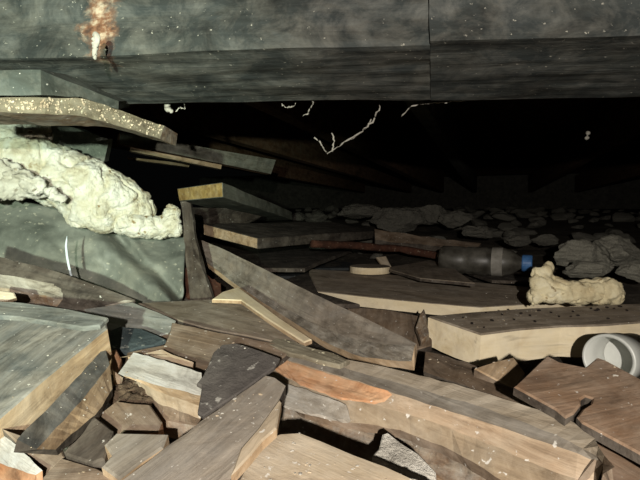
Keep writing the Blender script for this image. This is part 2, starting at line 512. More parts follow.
def blob_mesh(name, balls, voxel, amp, nscale, seed=0, amp2=0.0):
    """union of balls (centre, radii) remeshed into one lumpy skin"""
    bm = bmesh.new()
    for c, r in balls:
        r = Vector(r) if isinstance(r, (tuple, list, Vector)) else Vector((r, r, r))
        M = Matrix.Translation(c) @ Matrix.Diagonal((r.x, r.y, r.z, 1))
        bmesh.ops.create_icosphere(bm, subdivisions=3, radius=1, matrix=M)
    me = bpy.data.meshes.new('tmp'); bm.to_mesh(me); bm.free()
    o = bpy.data.objects.new('tmp', me); COL.objects.link(o)
    md = o.modifiers.new('r', 'REMESH'); md.mode = 'VOXEL'; md.voxel_size = voxel
    sm = o.modifiers.new('s', 'SMOOTH'); sm.iterations = 6; sm.factor = 0.5
    dg = bpy.context.evaluated_depsgraph_get()
    out = bpy.data.meshes.new_from_object(o.evaluated_get(dg))
    bpy.data.objects.remove(o); bpy.data.meshes.remove(me)
    out.name = name
    off = Vector((seed * 3.1, seed * 1.7, seed))
    nr = [v.normal.copy() for v in out.vertices]
    for v, nn in zip(out.vertices, nr):
        s = v.co * nscale + off
        a = noise.noise(s) + 0.5 * noise.noise(s * 2.1)
        ridge = 1 - abs(noise.noise(s * 0.7 + Vector((9, 2, 4)))) * 2
        crease = max(0, ridge - 0.82) / 0.18
        fine = noise.noise(s * 6.0) * amp2
        v.co += nn * (a * amp - crease * amp * 1.6 + fine)
    return out

def centre_mesh(me):
    c = Vector()
    zmin = min(v.co.z for v in me.vertices)
    for v in me.vertices: c += v.co
    c /= len(me.vertices); c.z = zmin
    for v in me.vertices: v.co -= c
    return Matrix.Translation(c)

def tube_mesh(name, pts, rad, sides=6, taper=None):
    bm = bmesh.new()
    rings = []
    for i, p in enumerate(pts):
        d = (pts[min(i + 1, len(pts) - 1)] - pts[max(i - 1, 0)]).normalized()
        a = d.orthogonal().normalized(); b = d.cross(a)
        r = rad if taper is None else rad * taper[i]
        rings.append([bm.verts.new(p + (a * math.cos(t) + b * math.sin(t)) * r) for t in [2 * math.pi * k / sides for k in range(sides)]])
    for i in range(len(rings) - 1):
        for k in range(sides):
            bm.faces.new((rings[i][k], rings[i][(k + 1) % sides], rings[i + 1][(k + 1) % sides], rings[i + 1][k]))
    bm.faces.new(rings[0]); bm.faces.new(rings[-1])
    bmesh.ops.recalc_face_normals(bm, faces=bm.faces)
    me = bpy.data.meshes.new(name); bm.to_mesh(me); bm.free()
    return me

def lathe_mesh(name, prof, sides=28):
    """prof: list of (x along axis, radius); closed ends; local axis = X"""
    bm = bmesh.new()
    rings = []
    for x, r in prof:
        rings.append([bm.verts.new((x, r * math.cos(t), r * math.sin(t))) for t in [2 * math.pi * k / sides for k in range(sides)]])
    for i in range(len(rings) - 1):
        for k in range(sides):
            bm.faces.new((rings[i][k], rings[i][(k + 1) % sides], rings[i + 1][(k + 1) % sides], rings[i + 1][k]))
    return bm, rings

# ------------------------------------------------------------------ the setting
def ground_drop(x, y):
    ks = [(-1, .235), (0.55, .235), (0.8, .20), (1.05, .155), (1.5, .115), (2.5, .03), (4.0, -.03), (7.5, -.10)]
    for (a, da), (b, db) in zip(ks, ks[1:]):
        if y <= b:
            w = (y - a) / (b - a)
            return da + (db - da) * w
    return ks[-1][1]

bm = bmesh.new()
NX, NY = 110, 150
gv = []
for j in range(NY + 1):
    y = -0.6 + 8.0 * (j / NY) ** 1.7
    row = []
    for i in range(NX + 1):
        s = i / NX * 2 - 1
        x = 5.0 * s * abs(s) ** 0.8
        z = CZ - ground_drop(x, y)
        q = Vector((x * 6, y * 6, 0))
        z += 0.012 * noise.noise(q) + 0.006 * noise.noise(q * 3.3)
        row.append(bm.verts.new((x, y, z)))
    gv.append(row)
for j in range(NY):
    for i in range(NX):
        bm.faces.new((gv[j][i], gv[j][i + 1], gv[j + 1][i + 1], gv[j + 1][i]))
me = bpy.data.meshes.new('floor'); bm.to_mesh(me); bm.free()
tag(link('floor', me, dirt_m), 'dusty dark dirt ground under the debris', None, None, 'structure')

JD = Vector((0.354, 1, 0)).normalized()          # direction the joists run
JX = Vector((JD.y, -JD.x, 0))
ceil_root = bpy.data.objects.new('ceiling', None); COL.objects.link(ceil_root)
ceil_root.location = (0.8, 3.0, 0.80)
tag(ceil_root, 'underside of brown floor boards above the joists', None, None, 'structure')
def box_at(name, org, ax, ay, az, mats, parent=None, bevel=0.002):
    bm = bmesh.new()
    bmesh.ops.create_cube(bm, size=1)
    for v in bm.verts:
        v.co = Vector((v.co.x * ax.length, v.co.y * ay.length, v.co.z * az.length))
    if bevel: bmesh.ops.bevel(bm, geom=list(bm.edges), offset=bevel, segments=1, affect='EDGES')
    me = bpy.data.meshes.new(name); bm.to_mesh(me); bm.free()
    mw = Matrix((ax.normalized(), ay.normalized(), az.normalized())).transposed().to_4x4()
    mw.translation = org
    return link(name, me, mats, parent, mw)
for i in range(46):
    c = JD * (0.75 + 0.125 * i) + Vector((0, 0, 0.812))
    box_at('floor_board', c, JX * 5.2, JD * 0.121, Vector((0, 0, 0.022)), w_joist, ceil_root)
wb = box_at('wall_back', Vector((2.2, 6.9, 0.45)), JX * 9, JD * 0.2, Vector((0, 0, 1.0)), rockd_m)
tag(wb, 'far dark masonry wall closing the crawl space', None, None, 'structure')

# joists: lateral offset of the edge seen, side (+1: joist lies left of it)
jl = [(-1.62, 'leftmost old brown joist above the foam'), (-1.03, 'brown joist left of the cobweb, running away under the floor'),
      (-0.62, 'brown joist just behind the hanging cobweb'), (-0.20, 'greyish joist in the middle of the dark void'),
      (0.51, 'brown joist at the right edge of the dark void'), (1.10, 'rightmost joist, mostly hidden behind the timber beam')]
for off, lab in jl:
    c = JX * 0 + Vector((off, 0, 0)) + JD * 3.3 + Vector((0, 0, 0.695))
    o = box_at('joist', c, JD * 6.4, -JX * 0.05, Vector((0, 0, 0.21)), w_joistgrey if off == -0.20 else w_joist)
    tag(o, lab, 'joist', 'floor joists')

# main timber beam, two butted lengths
def bf(u, v): return G(u, v, -0.158)
def br_(u, v): return G(u, v, -0.137)
uj = 430
fl = lambda u: 62 + (u + 160) * (34 - 62) / 960.0
rl = lambda u: 108 + (u + 160) * (95.5 - 108) / 960.0
HV = Vector((0, 0.035, 0.17))
st = P(93, 17, 0.475)
bm_l = beam_material('old_timber_beam', (st.x, st.y, st.z), 0.84)
bm_r = beam_material('old_timber_beam_joint', None, 0.81)
solid_from_corners('timber_beam', [bf(-160, fl(-160)), bf(uj, fl(uj)), br_(uj, rl(uj)), br_(-160, rl(-160))], HV,
                   bm_l, seg=(220, 36, 30), amp=0.0032, label='rough grey timber beam with rust stain, left of the butt joint', cat='beam', nscale=30)
solid_from_corners('timber_beam', [bf(uj + 0.6, fl(uj) - 3.5), bf(1100, fl(1100) - 5), br_(1100, rl(1100)), br_(uj + 0.6, rl(uj) - 0.3)], HV,
                   bm_r, seg=(200, 36, 30), amp=0.0022, label='smoother dark grey timber beam right of the butt joint', cat='beam', nscale=30)

# ------------------------------------------------------------------ boards up on the left
loft('dusty_plank', [pp((-80, 70, .415), (-20, 70, .425), (40, 70, .44), (118, 101, .545)), pp((-80, 95, .415), (-20, 96, .425), (40, 95, .44), (80, 97, .485), (117, 109, .545))],
     [w_slimy, w_slimy], 0.02, under=Vector((-0.02, 0.09, 0.022)), jit=0.0004, label='dark grey plank wedged directly under the timber beam', cat='plank')
loft('dusty_plank', [pp((-80, 97, .42), (-20, 98, .43), (40, 97.5, .45), (84, 98, .49), (120, 110, .53), (163, 126, .59)),
                     pp((-80, 110, .42), (-20, 112, .43), (40, 114, .45), (84, 116, .49), (120, 126, .53), (161, 139, .59))],
     [w_crumb, w_rot], 0.02, under=Vector((0.0, 0.06, 0.0)), stations=24, jit=0.0008, label='crumb-covered plank edge above the big foam roll', cat='plank')
slab('grey_block', [(44, 120), (80, 128), (113, 139), (109, 161), (60, 152), (40, 140)], 0, 0.04, block_m, depth=[.85, .87, .89, .89, .87, .85], label='grey rough masonry block behind the foam roll', cat='block')

# joist side and laths far left
loft('hanging_board', [pp((120, 132, 1.15), (190, 145, 1.35), (276, 160, 1.7)), pp((120, 143, 1.15), (190, 157, 1.35), (271, 174, 1.7))],
     [w_joistgrey, w_joist], 0.02, under=Vector((-0.02, 0.03, 0)), jit=0.0003, label='grey board hanging low in the void left of centre', cat='board')
loft('lath', [pp((130, 147, 1.08), (222, 165, 1.36)), pp((130, 151, 1.08), (221, 169, 1.36))], [w_tan, w_brown], 0.012, under=Vector((-.01, .03, 0)), jit=0.0003,
     label='longer pale lath below the hanging grey board', cat='lath', group='laths in the void')
loft('lath', [pp((128, 157, 1.25), (190, 164, 1.5)), pp((128, 159, 1.25), (189, 167, 1.5))], [w_tan, w_brown], 0.012, under=Vector((-.01, .03, 0)), jit=0.0003,
     label='shorter faint lath, lower of the two in the void', cat='lath', group='laths in the void')

# ------------------------------------------------------------------ foam
foam_balls = []
def ball(u, v, d, rpx, sq=1.0):
    r = rpx * d / F
    foam_balls.append((P(u, v, d), (r, r * 0.9, r * sq)))
for a in [(-60, 150, .74, 38), (-25, 150, .74, 38), (5, 156, .74, 34), (30, 164, .74, 33), (58, 177, .75, 32), (82, 188, .75, 32), (102, 198, .76, 30),
          (118, 202, .77, 26), (134, 207, .78, 19), (84, 210, .74, 20), (100, 217, .74, 17), (142, 211, .79, 13),
          (20, 132, .75, 18), (36, 131, .76, 14), (5, 128, .74, 16), (-20, 130, .74, 22), (44, 138, .76, 9)]:
    ball(*a)
me = blob_mesh('foam_roll', foam_balls, 0.0026, 0.0050, 32, 1, 0.0022)
mw = centre_mesh(me)
tag(link('foam_roll', me, foam_m, None, mw, True), 'big lumpy roll of cream expanding foam on the grey membrane', 'foam')
foam_balls = []
for a in [(122, 224, .75, 11), (136, 226, .76, 13), (150, 227, .77, 13), (163, 228, .78, 12), (171, 224, .78, 11), (172, 215, .785, 9), (170, 208, .79, 5), (176, 231, .78, 7), (110, 220, .75, 10)]:
    ball(*a)
me = blob_mesh('foam_tail', foam_balls, 0.0025, 0.003, 50, 2, 0.0016)
mw = centre_mesh(me)
tag(link('foam_scrap', me, foam_m, None, mw, True), 'pointed scrap of cream foam at the lower end of the roll', 'foam')
foam_balls = []
for a in [(-40, 186, 0.670, 18), (-18, 186, 0.670, 16), (2, 187, 0.670, 14), (18, 186, 0.675, 13), (32, 188, 0.680, 10), (44, 191, 0.685, 7), (10, 176, 0.675, 14), (-10, 174, 0.670, 16), (24, 180, 0.670, 11), (54, 195, 0.680, 7), (62, 199, 0.680, 5), (0, 166, 0.670, 9), (36, 186, 0.670, 10)]:
    ball(*a)
me = blob_mesh('foam_slab', foam_balls, 0.0022, 0.004, 60, 3, 0.003)
mw = centre_mesh(me)
tag(link('foam_scrap', me, foam_w, None, mw, True), 'white crumbly foam patch at the left edge under the roll', 'foam')

# ------------------------------------------------------------------ membrane
rows, cols = 60, 90
TLp, TRp = (-70, 188, .78), (186, 226, .86)
BLp, BRp = (-70, 318, .63), (182, 308, .70)
bm = bmesh.new()
grid = []
c0 = P(60, 300, .62)
for j in range(rows + 1):
    t = j / rows
    row = []
    for i in range(cols + 1):
        s = i / cols
        u = (TLp[0] * (1 - s) + TRp[0] * s) * (1 - t) + (BLp[0] * (1 - s) + BRp[0] * s) * t
        v = (TLp[1] * (1 - s) + TRp[1] * s) * (1 - t) + (BLp[1] * (1 - s) + BRp[1] * s) * t
        d = (TLp[2] * (1 - s) + TRp[2] * s) * (1 - t) + (BLp[2] * (1 - s) + BRp[2] * s) * t
        # fold running from (78,212) to (172,303); a second one to its right
        fd = ((u - 78) * (303 - 212) - (v - 212) * (172 - 78)) / 131.0
        along = ((u - 78) * 94 + (v - 212) * 91) / 131.0 / 131.0
        w = max(0, min(1, 0.2 + along * 1.2))
        d += -0.034 * w * math.exp(-((fd + 4) / 12) ** 2) + 0.034 * w * math.exp(-((fd - 9) / 6) ** 2)
        fd2 = ((u - 128) * (300 - 236) - (v - 236) * (170 - 128)) / 76.0
        d += -0.024 * math.exp(-(fd2 / 6) ** 2) * max(0, min(1, (v - 225) / 30))
        d += 0.018 * math.sin((u + v * 0.4) * 0.035) * (0.5 + 0.5 * t)
        d += 0.012 * noise.noise(Vector((u * 0.03, v * 0.03, 3))) + 0.004 * noise.noise(Vector((u * 0.11, v * 0.11, 7)))
        # slit
        row.append(bm.verts.new(P(u, v, d) - c0))
    grid.append(row)
for j in range(rows):
    for i in range(cols):
        bm.faces.new((grid[j][i], grid[j][i + 1], grid[j + 1][i + 1], grid[j + 1][i]))
me = bpy.data.meshes.new('membrane'); bm.to_mesh(me); bm.free()
memb = link('plastic_membrane', me, tarp_m, None, Matrix.Translation(c0), True)
sd = memb.modifiers.new('thickness', 'SOLIDIFY'); sd.thickness = 0.002; sd.offset = 1
tag(memb, 'creased grey plastic membrane hanging below the foam', 'membrane')
pts = pp((67, 236, .665), (66, 246, .66), (67, 256, .655), (69, 267, .648), (72, 279, .64))  # highlight along the torn slit, modelled as a pale strip
me = tube_mesh('torn_edge_highlight', resample(pts, 10), 0.0017, 6, [.3, .7, .9, 1, 1, 1, 1, .9, .8, .5])
link('torn_edge_highlight', me, strip_m, memb, None, True)['label'] = 'thin pale bluish highlight along the torn edge'

# ------------------------------------------------------------------ left planks
loft('split_plank', [pp((-50, 246, 0.510), (0, 257, 0.550), (60, 272, 0.575), (136, 300, 0.610)),
                     pp((-50, 262, 0.505), (0, 274, 0.545), (50, 283, 0.569), (100, 297, 0.598), (134, 301, 0.608)),
                     pp((-50, 276, 0.502), (0, 287, 0.540), (45, 296, 0.561), (85, 305, 0.590), (120, 306, 0.600)),
                     pp((-50, 293, 0.500), (0, 299, 0.536), (35, 303, 0.555), (80, 310, 0.587), (115, 308, 0.602))],
     [w_dark, w_mottled, w_rot, w_dark], 0.014, stations=20, jit=0.0006, label='dark splintered plank lying across the bottom of the membrane', cat='plank')
slab('wood_chip', [(-12, 288), (14, 292), (16, 297), (8, 300), (-12, 302)], 0.0, 0.008, [w_cream, w_tan], depth=[.475, .482, .48, .475, .468], label='pale wood chip at the left edge below the splintered plank', cat='chip')
SL = (0, 0.30)
slab('grey_board', [(-60, 298), (20, 302), (70, 309), (108, 317), (100, 325), (82, 327), (20, 317), (-60, 311)], 0.0605, 0.004, [w_greyblue, w_greyblue], SL,
     axis=(0, 2), jag=0.0005, label='thin blue-grey board lying on the big grey board at left', cat='board')
slab('grey_board', [(-80, 311), (20, 314), (83, 323), (106, 321), (107, 328), (60, 366), (34, 388), (4, 414), (-60, 470)], 0.065, 0.026, [w_grey, w_tan], SL,
     axis=(8, 5), jag=0.0006, label='big weathered grey board with pale sawn side at left edge', cat='board')
loft('split_batten', [gg(.113, (14, 442), (60, 396), (104, 348)), gg(.119, (40, 446), (80, 402), (109, 366)), gg(.128, (58, 446), (98, 412), (113, 388))],
     [w_grey, w_tan, w_dark], 0.005, jit=0.0003, endjag=0.004, label='grey split batten with tan flank beside the big grey board', cat='batten')
slab('wood_offcut', [(60, 440), (95, 416), (113, 430), (104, 458), (92, 463), (66, 454)], 0.136, 0.02, [w_dark, w_dark], label='small dark brown offcut below the split batten', cat='offcut')
slab('red_block', [(96, 416), (116, 400), (150, 404), (162, 421), (157, 431), (126, 433), (112, 437)], 0.136, 0.022, [w_brown, w_red], label='reddish brown wood block beneath the white painted piece', cat='block')
me = blob_mesh('clump', [(G(u, v, .138), (r, r, r * 0.7)) for u, v, r in [(124, 384, .010), (133, 390, .012), (141, 397, .010), (120, 394, .011), (131, 402, .010), (147, 404, .006)]], 0.0016, 0.002, 120, 4, 0.0006)
mw = centre_mesh(me)
tag(link('earth_clump', me, clump_m, None, mw, True), 'crumbly brown earth clump left of the white painted piece', 'clump')
slab('orange_chip', [(106, 352), (116, 348), (121, 358), (117, 372), (110, 368), (108, 360)], 0.128, 0.006, [w_red, w_red], jag=0.0015, label='small orange wood chip right of the split batten tip', cat='chip')
slab('orange_chip', [(112, 368), (124, 376), (121, 386), (113, 380)], 0.130, 0.006, [w_pink, w_red], jag=0.0015, label='small orange chip touching the white painted piece', cat='chip')
loft('painted_wood', [gg(.1185, (133, 352), (165, 361), (203, 373)), gg(.126, (118, 374), (150, 383), (202, 396)), gg(.128, (136, 379), (155, 390), (201, 407)),
                      gg(.135, (142, 392), (160, 404), (200, 419)), gg(.143, (146, 404), (164, 420), (198, 426))],
     [w_white, w_tan, w_tan2, w_brown, w_rot], 0.012, jit=0.0005, endjag=0.002, label='broken wood piece with white painted top strip', cat='wood piece')
# lower left corner
loft('painted_plank', [gg(.140, (-30, 410), (4, 433), (42, 470)), gg(.142, (-40, 444), (-4, 462), (36, 476)), gg(.148, (-40, 470), (-4, 484), (34, 492))],
     [w_white, w_red, w_red], 0.014, jit=0.0005, endjag=0.002, label='white painted plank with orange flank in the lower left corner', cat='plank')
slab('brown_plank', [(2, 428), (24, 436), (62, 450), (64, 456), (36, 486), (30, 490), (44, 470)], 0.142, 0.012, [w_brown, w_dark], label='brown plank wedge right of the white painted corner plank', cat='plank')
slab('brown_plank', [(62, 457), (98, 467), (122, 480), (100, 505), (10, 510), (38, 480)], 0.146, 0.012, [w_brown, w_dark], label='grey-brown plank at the bottom edge left of centre', cat='plank')
slab('stone_wedge', [(98, 468), (110, 455), (106, 444), (117, 433), (140, 431), (166, 434), (164, 447), (119, 479)], 0.134, 0.018, [w_bandgrey, w_tan], jag=0.002, label='pale grey wedge between red block and front plank', cat='wedge')

# ------------------------------------------------------------------ centre planks
slab('dusty_board', [(84, 309), (133, 302), (152, 309), (177, 320), (168, 333), (150, 338), (140, 331), (110, 330), (96, 320)], 0.120, 0.008, [w_bluedust, w_brown], axis=(0, 3), jag=0.002,
     label='blue-grey dusty board below the membrane', cat='board')
slab('slate_flake', [(109, 330), (120, 326), (141, 328), (166, 339), (154, 345), (138, 347), (128, 351), (110, 347)], 0.124, 0.005, [felt_teal, felt_teal], jag=0.0015, label='dark teal slate flake under the blue-grey board', cat='flake')
nb = slab('nail_board', [(138, 303), (215, 299), (241, 299), (270, 321), (298, 342), (291, 345), (245, 335), (212, 329), (178, 320), (160, 312)], 0.122, 0.007, [w_dusty, w_dark], axis=(9, 6), tilt=(0, 0.12), jag=0.001,
     label='dusty brown board with a rusty nail hole in the middle', cat='board')
def tiny_disc(name, p, r, h, mat, parent, sq=1.0):
    bm = bmesh.new()
    bmesh.ops.create_cone(bm, cap_ends=True, segments=12, radius1=r, radius2=r * 0.8, depth=h)
    for v in bm.verts: v.co.y *= sq
    me = bpy.data.meshes.new(name); bm.to_mesh(me); bm.free()
    return link(name, me, mat, parent, Matrix.Translation(p))
tiny_disc('nail_head', G(218, 305.5, .117), 0.0062, 0.002, drop_m, nb, 0.75)['label'] = 'black rusted nail head'
slab('rust_streak', [(216, 308), (220, 308), (219, 318), (217, 327), (214, 327), (215, 318)], 0.1212, 0.0008, [rust_m, rust_m], tilt=(0, 0.12), bevel=0, jag=0.0006, parent=nb, step=0.006)['label'] = 'thin reddish rust streak'
slab('pale_stick', [(212, 299), (222, 292), (238, 287), (244, 291), (280, 318), (312, 339), (304, 342), (268, 319), (241, 300)], 0.113, 0.005, [w_pale, w_tan], tilt=(0, 0.12), axis=(3, 5), jag=0.0006,
     label='bent pale stick beside the long diagonal board', cat='stick')
loft('diagonal_board', [pp((194, 237, .98), (225, 250, .91), (260, 267, .83), (310, 292, .72), (365, 318, .61), (417, 344, .52)),
                        pp((196, 250, .95), (235, 276, .86), (285, 308, .735), (325, 329, .65), (360, 341, .585), (415, 347, .51)),
                        pp((198, 256, .94), (235, 284, .85), (285, 317, .72), (325, 342, .63), (360, 357, .565), (413, 362, .50))],
     [w_grey2, w_mottled, w_tan], 0.008, stations=30, jit=0.0004, endjag=0.002, label='long weathered board running diagonally to the left into the pile', cat='board')
slab('under_board', [(172, 322), (195, 327), (245, 337), (294, 347), (284, 356), (262, 372), (230, 405), (200, 424), (150, 412), (122, 384), (126, 352), (165, 345)], 0.133, 0.007, [w_brown, w_dark], axis=(0, 3), jag=0.002,
     label='brown plank beneath the felt flake and painted piece', cat='plank')
slab('orange_chip', [(176, 338), (181, 326), (198, 328), (186, 336)], 0.1255, 0.005, [w_pink, w_red], label='small pale orange chip beside the nail board', cat='chip')
slab('orange_chip', [(128, 356), (162, 350), (194, 362), (192, 369), (160, 361), (136, 354)], 0.1235, 0.004, [w_pink, w_tan], jag=0.0015, label='flat tan sliver along the top of the painted piece', cat='chip')
slab('felt_flake', [(214, 352), (222, 345), (236, 343), (262, 350), (279, 358), (275, 367), (262, 375), (230, 398), (203, 415), (198, 411), (202, 386), (197, 383), (203, 375)], 0.116, 0.003, [felt, felt], jag=0.0015,
     label='dark charcoal flake of roofing felt in the foreground', cat='felt')
# the long foreground plank
lp = loft('long_plank', [gg(.131, (270, 344), (292, 347), (355, 361), (400, 370), (480, 391), (568, 419), (594, 438), (609, 464)),
                    gg(.136, (268, 349), (300, 357), (355, 371), (400, 384), (480, 406), (560, 436), (610, 465)),
                    gg(.140, (266, 353), (300, 364), (360, 382), (420, 402), (480, 420), (560, 447), (611, 468)),
                    gg(.149, (268, 368), (300, 384), (360, 401), (420, 418), (480, 440), (560, 474), (611, 490)),
                    gg(.160, (270, 385), (305, 412), (345, 421), (400, 430), (450, 449), (505, 482), (560, 510), (600, 512))],
     [w_dust2, w_bandgrey, w_pink, w_tan2, w_brown], 0.006, stations=34, jit=0.0005, endjag=0.003, label='long foreground plank with freshly split pinkish front face', cat='plank')
loft('split_face', [gg(.1385, (266, 354), (300, 365), (340, 377), (390, 391)), gg(.1435, (274, 362), (300, 376), (340, 388), (388, 397)), gg(.1465, (280, 372), (305, 385), (340, 397), (378, 402))],
     [w_orange, w_orange, w_orange], 0.002, stations=20, jit=0.0005, endjag=0.004, parent=lp)['label'] = 'freshly split orange patch'
loft('mould_patch', [gg(.1475, (276, 380), (305, 389), (345, 404)), gg(.1555, (276, 402), (305, 412), (350, 421))],
     [w_mould, w_mould], 0.002, stations=14, jit=0.0006, endjag=0.004, parent=lp)['label'] = 'whitish grey mouldy patch'
slab('pale_ridge', [(266, 344), (276, 338), (290, 340), (306, 346), (332, 352), (350, 360), (340, 365), (318, 360), (290, 353)], 0.125, 0.004, [w_crumb, w_crumb], jag=0.002, tilt=(0, 0.2), label='crumbly pale strip on the far edge of the long plank', cat='strip')
loft('rotten_batten', [gg(.170, (262, 398), (305, 411), (345, 420), (400, 429), (450, 448), (520, 488)), gg(.186, (262, 428), (305, 437), (345, 452), (386, 468), (440, 492), (500, 525))],
     [w_rot, w_rot], 0.015, stations=30, jit=0.0008, label='rotten brown batten with white mould under the long plank', cat='batten')
slab('plaster_flake', [(383, 434), (388, 432), (401, 442), (420, 453), (436, 471), (437, 479), (425, 477), (400, 466), (372, 455), (380, 448)], 0.152, 0.006, [plaster_m, plaster_m], jag=0.002,
     label='white flaking plaster piece under the long plank', cat='plaster')
# front plank, split in two
fp = slab('front_plank', [(70, 520), (120, 480), (165, 446), (215, 410), (265, 375), (276, 377), (286, 384), (280, 396), (268, 420), (250, 445), (232, 475), (190, 530)], 0.121, 0.010, [w_grey2, w_dark], axis=(0, 4), jag=0.0012, tilt=(0, 0.15),
          label='grey front plank ending in a splintered tip', cat='plank')
slab('splinter', [(279, 399), (281, 402), (276, 428), (262, 440), (250, 455), (236, 470), (231, 474), (240, 448), (258, 428)], 0.1185, 0.006, [w_cream, w_tan], axis=(0, 6), jag=0.001, parent=fp, tilt=(0, 0.15))['label'] = 'pale raised splinter along the split'
slab('cream_plank', [(228, 480), (250, 460), (274, 436), (280, 433), (300, 432), (322, 441), (355, 454), (386, 466), (440, 490), (470, 520), (180, 530)], 0.134, 0.010, [w_cream, w_tan], axis=(4, 8), jag=0.001, tilt=(0, 0.15),
     label='cream dusty plank at the bottom edge below the black gap', cat='plank')

# ------------------------------------------------------------------ right side
SK = (0, 0)
kb = slab('pale_plank', [(428, 316), (470, 312), (530, 308), (600, 305), (740, 299), (740, 316), (640, 322), (600, 325), (560, 326), (520, 329), (481, 334)], 0.138, 0.042, [w_dusty, w_pale], axis=(10, 5), jag=0.0005, bevel=0.002, tilt=(0, 0.10),
          label='thick pale sawn plank with dusty top sprinkled with droppings', cat='plank')
loft('dark_strip', [gg(.148, (426, 352), (447, 356), (480, 368), (515, 386), (575, 416)), gg(.152, (424, 372), (440, 377), (480, 391), (520, 406), (572, 421))],
     [w_brown, w_dark], 0.012, stations=16, jit=0.001, label='thin dark strip between the pale plank and the long plank', cat='strip')
slab('small_wedge', [(474, 368), (496, 361), (514, 357), (525, 372), (516, 388), (496, 379)], 0.142, 0.012, [w_tan, w_brown], jag=0.0015, tilt=(0, 0.2), label='small pebbly tan wood wedge in front of the pale plank', cat='wedge')
slab('brown_board', [(514, 386), (530, 371), (547, 355), (560, 362), (585, 367), (597, 357), (606, 360), (645, 381), (720, 415), (720, 500), (640, 453), (612, 438), (582, 422), (577, 416), (583, 408), (591, 403), (592, 398), (586, 396), (581, 399), (581, 404), (574, 413), (566, 417), (556, 409)],
     0.123, 0.007, [w_brown2, w_dark], axis=(8, 11), tilt=(0, 0.2), jag=0.0004, label='reddish brown broken board with a keyhole crack at right', cat='board')
slab('brown_board', [(580, 424), (612, 440), (640, 455), (700, 490), (700, 540), (602, 520), (601, 466), (590, 440)], 0.152, 0.008, [w_brown2, w_dark], axis=(0, 3), jag=0.001, tilt=(0, 0.15), label='brown board in the lower right corner under the cracked board', cat='board')
# pipe
def place_axis(o_mat, org, xdir):
    x = xdir.normalized(); z = (Vector((0, 0, 1)) - x * x.z).normalized(); y = z.cross(x)
    m = Matrix((x, y, z)).transposed().to_4x4(); m.translation = org
    return m
bm, rings = lathe_mesh('pipe', [(0, .0232), (0.0, .0262), (0.001, .0268), (0.034, .0268), (0.036, .025), (0.075, .025), (0.075, .0215), (0.036, .0215), (0.03, .0232)], 40)
s = 40
bm.faces.new([bm.verts.new((0.05, .0216 * math.cos(2 * math.pi * k / s), .0216 * math.sin(2 * math.pi * k / s))) for k in range(s)])   # added disc closing the bore, so the socket's inside looks evenly grey
for k in range(s):
    bm.faces.new((rings[-1][k], rings[-1][(k + 1) % s], rings[0][(k + 1) % s], rings[0][k]))
bmesh.ops.recalc_face_normals(bm, faces=bm.faces)
me = bpy.data.meshes.new('pipe'); bm.to_mesh(me); bm.free()
pm = place_axis(None, P(608, 359, .512), Vector((0.76, 0.63, -0.12)))
tag(link('plastic_pipe', me, pvc_m, None, pm, True), 'white plastic pipe with open socket end at right edge', 'pipe')
# foam chunk
foam_balls = []
for a in [(536, 296, .72, 9), (540, 284, .725, 11), (548, 292, .72, 12), (545, 272, .73, 7), (549, 266, .735, 5), (536, 271, .73, 5), (533, 277, .73, 4), (562, 292, .72, 13), (575, 293, .72, 13),
          (588, 292, .72, 13), (600, 291, .72, 14), (610, 290, .72, 13), (613, 296, .72, 10), (534, 302, .715, 5), (556, 282, .73, 7)]:
    ball(*a)
me = blob_mesh('foam_chunk', foam_balls, 0.0025, 0.003, 60, 5, 0.0012)
mw = centre_mesh(me)
tag(link('foam_chunk', me, foam_r, None, mw, True), 'knobbly cream foam chunk resting on the pale plank at right', 'foam')
# droppings
bm = bmesh.new(); bmesh.ops.create_icosphere(bm, subdivisions=1, radius=1)
for v in bm.verts: v.co = Vector((v.co.x * 0.0032, v.co.y * 0.0017, v.co.z * 0.0015))
dme = bpy.data.meshes.new('dropping'); bm.to_mesh(dme); bm.free(); dme.materials.append(drop_m)
bpy.context.view_layer.update()
dgd = bpy.context.evaluated_depsgraph_get()
for (u, v) in [(449, 323), (472, 324), (486, 313), (492, 321), (502, 315), (508, 310), (514, 320), (521, 314), (530, 316), (539, 311), (551, 313), (559, 317), (573, 312), (578, 316), (591, 309), (598, 310), (607, 308), (614, 309),
               (608, 319), (620, 307), (627, 311), (596, 311), (571, 317), (463, 318), (484, 328), (535, 322)]:
    ok, hl, hn, hi, ho, hm = scene.ray_cast(dgd, CAM, ray(u, v).normalized())
    if not ok or not ho.name.startswith('pale_plank') or hn.z < 0.8: continue
    o = bpy.data.objects.new('dropping', dme); COL.objects.link(o)
    o.location = hl + Vector((0, 0, 0.001))
    sc = random.uniform(0.6, 1.25)
    o.scale = (sc, sc, sc); o.rotation_euler = (0, 0, random.uniform(0, 3.1))
    tag(o, 'tiny dark dropping on the dusty top of the pale plank', 'dropping', 'droppings on the pale plank')

# middle boards
slab('sawn_board', [(309, 269), (345, 271), (420, 277), (560, 290), (600, 300), (480, 307), (430, 303), (370, 297), (316, 291)], 0.142, 0.020, [w_dusty, w_pale], axis=(8, 5), jag=0.0006, tilt=(0, 0.10),
     label='mid-depth sawn board with yellow front edge in the centre', cat='board')
slab('sunk_board', [(345, 306), (390, 310), (430, 318), (432, 345), (415, 350), (380, 330), (352, 312)], 0.156, 0.01, [w_brown, w_dark], label='dark sunken board between diagonal board and pale plank', cat='board')
slab('broken_chip', [(416, 326), (420, 314), (424, 308), (427, 318), (429, 334), (421, 342)], 0.147, 0.008, [w_rot, w_rot], jag=0.002, label='splintered reddish chip against the end of the pale plank', cat='chip')
